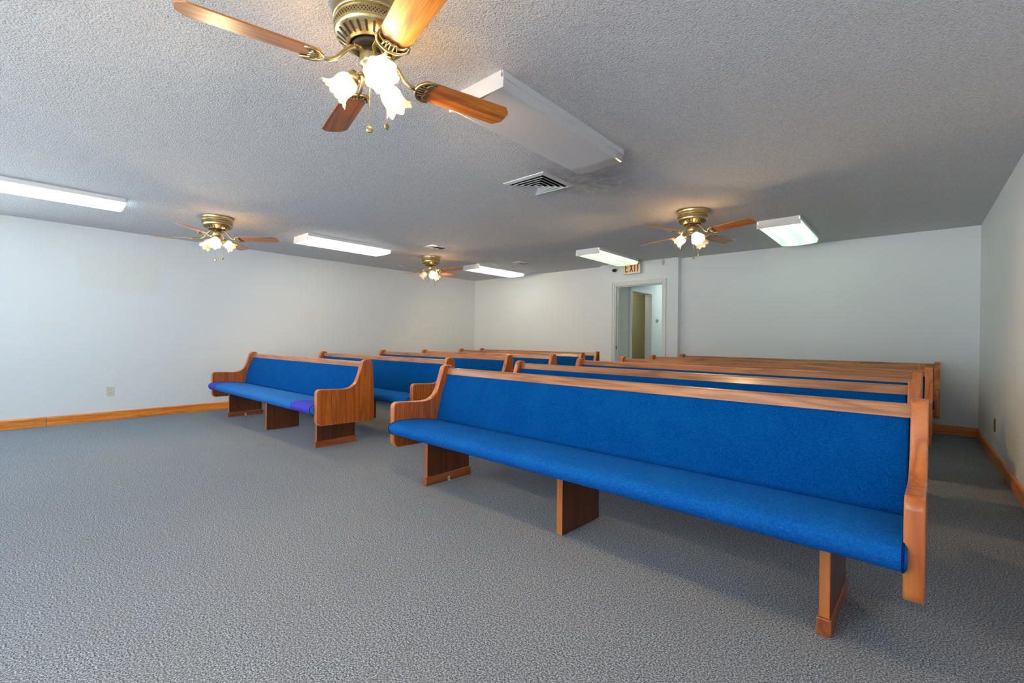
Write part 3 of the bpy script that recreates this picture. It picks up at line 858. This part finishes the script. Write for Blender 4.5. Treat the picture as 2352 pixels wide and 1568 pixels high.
def build_register(loc, label, w=0.21, l=0.32):
    root = thing('air_register', label, 'air vent', loc, 0, 'small ceiling registers')
    bm = bmesh.new()
    hw, hl = w/2, l/2; b = 0.026; br = 0.012
    add_box(bm, -hw, -hw+b, -hl, hl, -0.008, 0); add_box(bm, hw-b, hw, -hl, hl, -0.008, 0)
    ys = [-hl, -hl+b]
    seg = (l-2*b-2*br)/3
    add_box(bm, -hw+b, hw-b, -hl, -hl+b, -0.008, 0); add_box(bm, -hw+b, hw-b, hl-b, hl, -0.008, 0)
    for k in (1, 2):
        y = -hl+b+k*seg+(k-1)*br
        add_box(bm, -hw+b, hw-b, y, y+br, -0.008, 0)
    obj('frame', bm, vent_white, root)
    bm = bmesh.new(); add_box(bm, -hw+0.01, hw-0.01, -hl+0.01, hl-0.01, -0.0025, -0.0008); obj('duct', bm, duct_dark, root)
    for g in range(3):
        bm = bmesh.new()
        y0_ = -hl+b+g*(seg+br)
        n = 6
        for k in range(n):
            yy = y0_+seg*(k+0.5)/n
            t_ = 0.0045*(-1 if g == 0 else 1)
            v = [bm.verts.new(p) for p in ((-hw+b, yy-t_, -0.007), (hw-b, yy-t_, -0.007), (hw-b, yy+t_, -0.003), (-hw+b, yy+t_, -0.003))]
            bm.faces.new(v)
            v = [bm.verts.new(p) for p in ((-hw+b, yy-t_, -0.0076), (hw-b, yy-t_, -0.0076), (hw-b, yy+t_, -0.0036), (-hw+b, yy+t_, -0.0036))]
            bm.faces.new(v)
        obj('louver', bm, vent_white, root)
    return root
build_register((-5.316, 4.338, H), 'small ceiling register between the farthest fan and the middle of the room')
build_register((-5.234, 6.213, H), 'small faint ceiling register beside the far corner light', 0.20, 0.31)

# ------------------------------------------------------------------ exit sign, spotlight, sensor
sx0, sx1, sz0, sz1 = -3.815, -3.495, 2.232, 2.425
root = thing('exit_sign', 'cream exit sign with red letters above the doorway', 'exit sign', ((sx0+sx1)/2, BY, (sz0+sz1)/2))
ox, oy, oz = root.location
bm = bmesh.new()
add_box(bm, sx0-ox, sx1-ox, -0.085, 0.0, sz0-oz, sz1-oz, 0.004)
e = 0.016
for (a, b, c, d_) in ((sx0, sx0+e, sz0, sz1), (sx1-e, sx1, sz0, sz1), (sx0+e, sx1-e, sz0, sz0+e), (sx0+e, sx1-e, sz1-e, sz1)):
    add_box(bm, a-ox, b-ox, -0.090, -0.083, c-oz, d_-oz)
obj('housing', bm, white_plastic, root)
bm = bmesh.new(); add_box(bm, sx0+e-ox, sx1-e-ox, -0.0865, -0.0845, sz0+e-oz, sz1-e-oz); obj('sign_face', bm, sign_face, root)
def bar(bm, x0, z0, x1, z1, w):
    d = Vector((x1-x0, z1-z0)); d.normalize(); n = Vector((-d.y, d.x))*w/2
    p = [(x0+n.x, z0+n.y), (x1+n.x, z1+n.y), (x1-n.x, z1-n.y), (x0-n.x, z0-n.y)]
    add_slab(bm, p, -0.0885, -0.086, 0.0, axis='y')
    for f in bm.faces: f.smooth = False
lz0, lz1 = 2.260-oz, 2.402-oz
lw = 0.017
def letter(ch, x0, x1):
    bm = bmesh.new(); x0 -= ox; x1 -= ox; zm = (lz0+lz1)/2+0.004
    if ch == 'E':
        bar(bm, x0+lw/2, lz0, x0+lw/2, lz1, lw)
        for z in (lz0+lw/2, zm, lz1-lw/2): bar(bm, x0+lw, z, x1 if z != zm else x1-0.010, z, lw)
    elif ch == 'X':
        bar(bm, x0+0.006, lz0, x1-0.006, lz1, lw); bar(bm, x0+0.006, lz1, x1-0.006, lz0, lw)
    elif ch == 'I':
        bar(bm, (x0+x1)/2, lz0, (x0+x1)/2, lz1, lw)
    else:
        bar(bm, (x0+x1)/2, lz0, (x0+x1)/2, lz1-lw, lw); bar(bm, x0, lz1-lw/2, x1, lz1-lw/2, lw)
    obj('letter', bm, sign_red, root)
letter('E', -3.774, -3.716); letter('X', -3.690, -3.628); letter('I', -3.606, -3.586); letter('T', -3.570, -3.512)

root = thing('spotlight', 'small black spotlight head on the wall left of the exit sign', 'spotlight', (-4.006, BY, 2.33))
bm = bmesh.new(); add_box(bm, -0.045, 0.045, -0.022, 0.0, 0.012, 0.095, 0.004); obj('wall_plate', bm, white_plastic, root)
bm = bmesh.new()
add_tube(bm, [(0, -0.02, 0.03), (0, -0.045, 0.028), (0, -0.05, 0.012)], 0.006, 8)
obj('bracket', bm, white_plastic, root)
bm = bmesh.new()
add_lathe(bm, [(0.010, -0.040), (0.020, -0.034), (0.025, -0.010), (0.028, 0.022), (0.027, 0.034), (0.023, 0.030)], 24, Matrix.Translation((0.0, -0.062, -0.010)) @ Matrix.Rotation(R(100), 4, 'Y') @ Matrix.Rotation(R(20), 4, 'X'))
obj('lamp_head', bm, black_plastic, root)
for s in (-1, 1):
    bm = bmesh.new(); add_tube(bm, [(s*0.024, -0.04, 0.09), (s*0.027, -0.055, 0.03), (s*0.026, -0.06, -0.03), (s*0.02, -0.055, -0.062)], 0.0016, 6)
    obj('wire_guard', bm, white_plastic, root)

root = thing('wall_sensor', 'small white oval sensor high on the wall, right of the exit sign', 'sensor', (-3.130, BY, 2.383))
bm = bmesh.new()
M = Matrix.Rotation(PI/2, 4, 'X') @ Matrix.Diagonal((0.62, 1.0, 1.0, 1.0))
add_lathe(bm, [(0.047, 0.0), (0.048, 0.012), (0.043, 0.020), (0.020, 0.025)], 32, M); obj('housing', bm, white_plastic, root)
bm = bmesh.new(); add_lathe(bm, [(0.020, 0.024), (0.016, 0.031), (0.006, 0.034)], 20, Matrix.Translation((0, 0, -0.012)) @ M); obj('lens', bm, ivory, root)

root = thing('wall_thermostat', 'round thermostat on the hallway wall seen through the doorway', 'thermostat', (HX, 9.18, 1.495))
bm = bmesh.new(); add_lathe(bm, [(0.043, 0.0), (0.043, 0.012), (0.038, 0.022), (0.030, 0.024)], 28, Matrix.Rotation(PI/2, 4, 'Y')); obj('base', bm, ivory, root)
bm = bmesh.new(); add_lathe(bm, [(0.020, 0.023), (0.018, 0.030), (0.006, 0.031)], 20, Matrix.Translation((0, 0.008, 0)) @ Matrix.Rotation(PI/2, 4, 'Y')); obj('dial', bm, black_plastic, root)

# ------------------------------------------------------------------ outlets
def build_outlet(loc, face, mat, label):
    """face=+1: on a wall facing +X, -1: facing -X"""
    root = thing('wall_outlet', label, 'outlet', loc)
    hy, hz = 0.037, 0.058
    bm = bmesh.new()
    a, b = (0.0, 0.006) if face > 0 else (-0.006, 0.0)
    add_box(bm, a, b, -hy, hy, -hz, hz, 0.002)
    obj('cover_plate', bm, mat, root)
    for s in (-1, 1):
        bm = bmesh.new()
        pts = [(0.0165*math.cos(2*PI*k/20), s*0.0195+max(-0.0135, min(0.0135, 0.0165*math.sin(2*PI*k/20)))) for k in range(20)]
        x0, x1 = (0.005, 0.0078) if face > 0 else (-0.0078, -0.005)
        add_slab(bm, pts, x0, x1, 0.0)
        so = obj('socket', bm, mat, root)
        bm = bmesh.new()
        xx = (0.0076, 0.0084) if face > 0 else (-0.0084, -0.0076)
        for (yy, h) in ((-0.0065, 0.0045), (0.0065, 0.0038)):
            add_box(bm, xx[0], xx[1], yy-0.0012, yy+0.0012, s*0.0195-h+0.002, s*0.0195+h+0.002)
        add_lathe(bm, [(0.0024, 0), (0.0024, 0.0006)], 10, Matrix.Translation((xx[0] if face > 0 else xx[1], 0, s*0.0195-0.008)) @ Matrix.Rotation(face*PI/2, 4, 'Y'))
        obj('slots', bm, duct_dark, so)
    bm = bmesh.new(); add_lathe(bm, [(0.0030, 0), (0.0028, 0.0012)], 12, Matrix.Translation((face*0.006, 0, 0)) @ Matrix.Rotation(face*PI/2, 4, 'Y')); obj('screw', bm, steel, root)
    return root
build_outlet((XL, 0.986, 0.365), 1, ivory, 'ivory wall outlet low on the left wall')
build_outlet((XR, 6.07, 0.335), -1, brown_plastic, 'brown wall outlet low on the right wall')
# two small paint repairs high on the right wall are part of its finish

# ------------------------------------------------------------------ daylight and camera
w = bpy.data.worlds.new('daylight'); scene.world = w; w.use_nodes = True
nt = w.node_tree; bg = nt.nodes['Background']
tc = nt.nodes.new('ShaderNodeTexCoord'); sp = nt.nodes.new('ShaderNodeSeparateXYZ'); nt.links.new(tc.outputs['Generated'], sp.inputs[0])
cr = nt.nodes.new('ShaderNodeValToRGB'); mr = nt.nodes.new('ShaderNodeMath'); mr.operation = 'MULTIPLY_ADD'
nt.links.new(sp.outputs[2], mr.inputs[0]); mr.inputs[1].default_value = 0.5; mr.inputs[2].default_value = 0.5
nt.links.new(mr.outputs[0], cr.inputs[0])
el = cr.color_ramp.elements
el[0].position = 0.485; el[0].color = (0.88, 0.94, 1.0, 1)      # lower half brightened to throw light up onto the ceiling
el[1].position = 0.505; el[1].color = (0.18, 0.27, 0.40, 1)      # hazy blue sky
nt.links.new(cr.outputs[0], bg.inputs[0]); bg.inputs[1].default_value = 14.0

cam = bpy.data.cameras.new('camera'); cam.sensor_width = 36.0; cam.lens = 16.0; cam.sensor_fit = 'HORIZONTAL'
cam.clip_start = 0.02; cam.clip_end = 60
co = bpy.data.objects.new('camera', cam); col.objects.link(co)
yaw, pit, rol = R(41.329), R(-0.357), R(0.5136)
f = Vector((-math.sin(yaw)*math.cos(pit), math.cos(yaw)*math.cos(pit), math.sin(pit)))
r = Vector((math.cos(yaw), math.sin(yaw), 0)); u = r.cross(f)
r2 = r*math.cos(rol)+u*math.sin(rol); u2 = -r*math.sin(rol)+u*math.cos(rol)
M = Matrix((r2, u2, -f)).transposed().to_4x4(); M.translation = Vector((0, 0, 1.0895))
co.matrix_world = M
scene.camera = co

scene.view_settings.view_transform = 'Standard'; scene.view_settings.look = 'None'
scene.view_settings.gamma = 1.0; scene.view_settings.use_curve_mapping = False
scene.view_settings.exposure = 0.15
scene.cycles.use_denoising = True
scene.cycles.max_bounces = 10; scene.cycles.diffuse_bounces = 6; scene.cycles.transparent_max_bounces = 12
scene.cycles.sample_clamp_indirect = 6.0; scene.cycles.caustics_reflective = False; scene.cycles.caustics_refractive = False
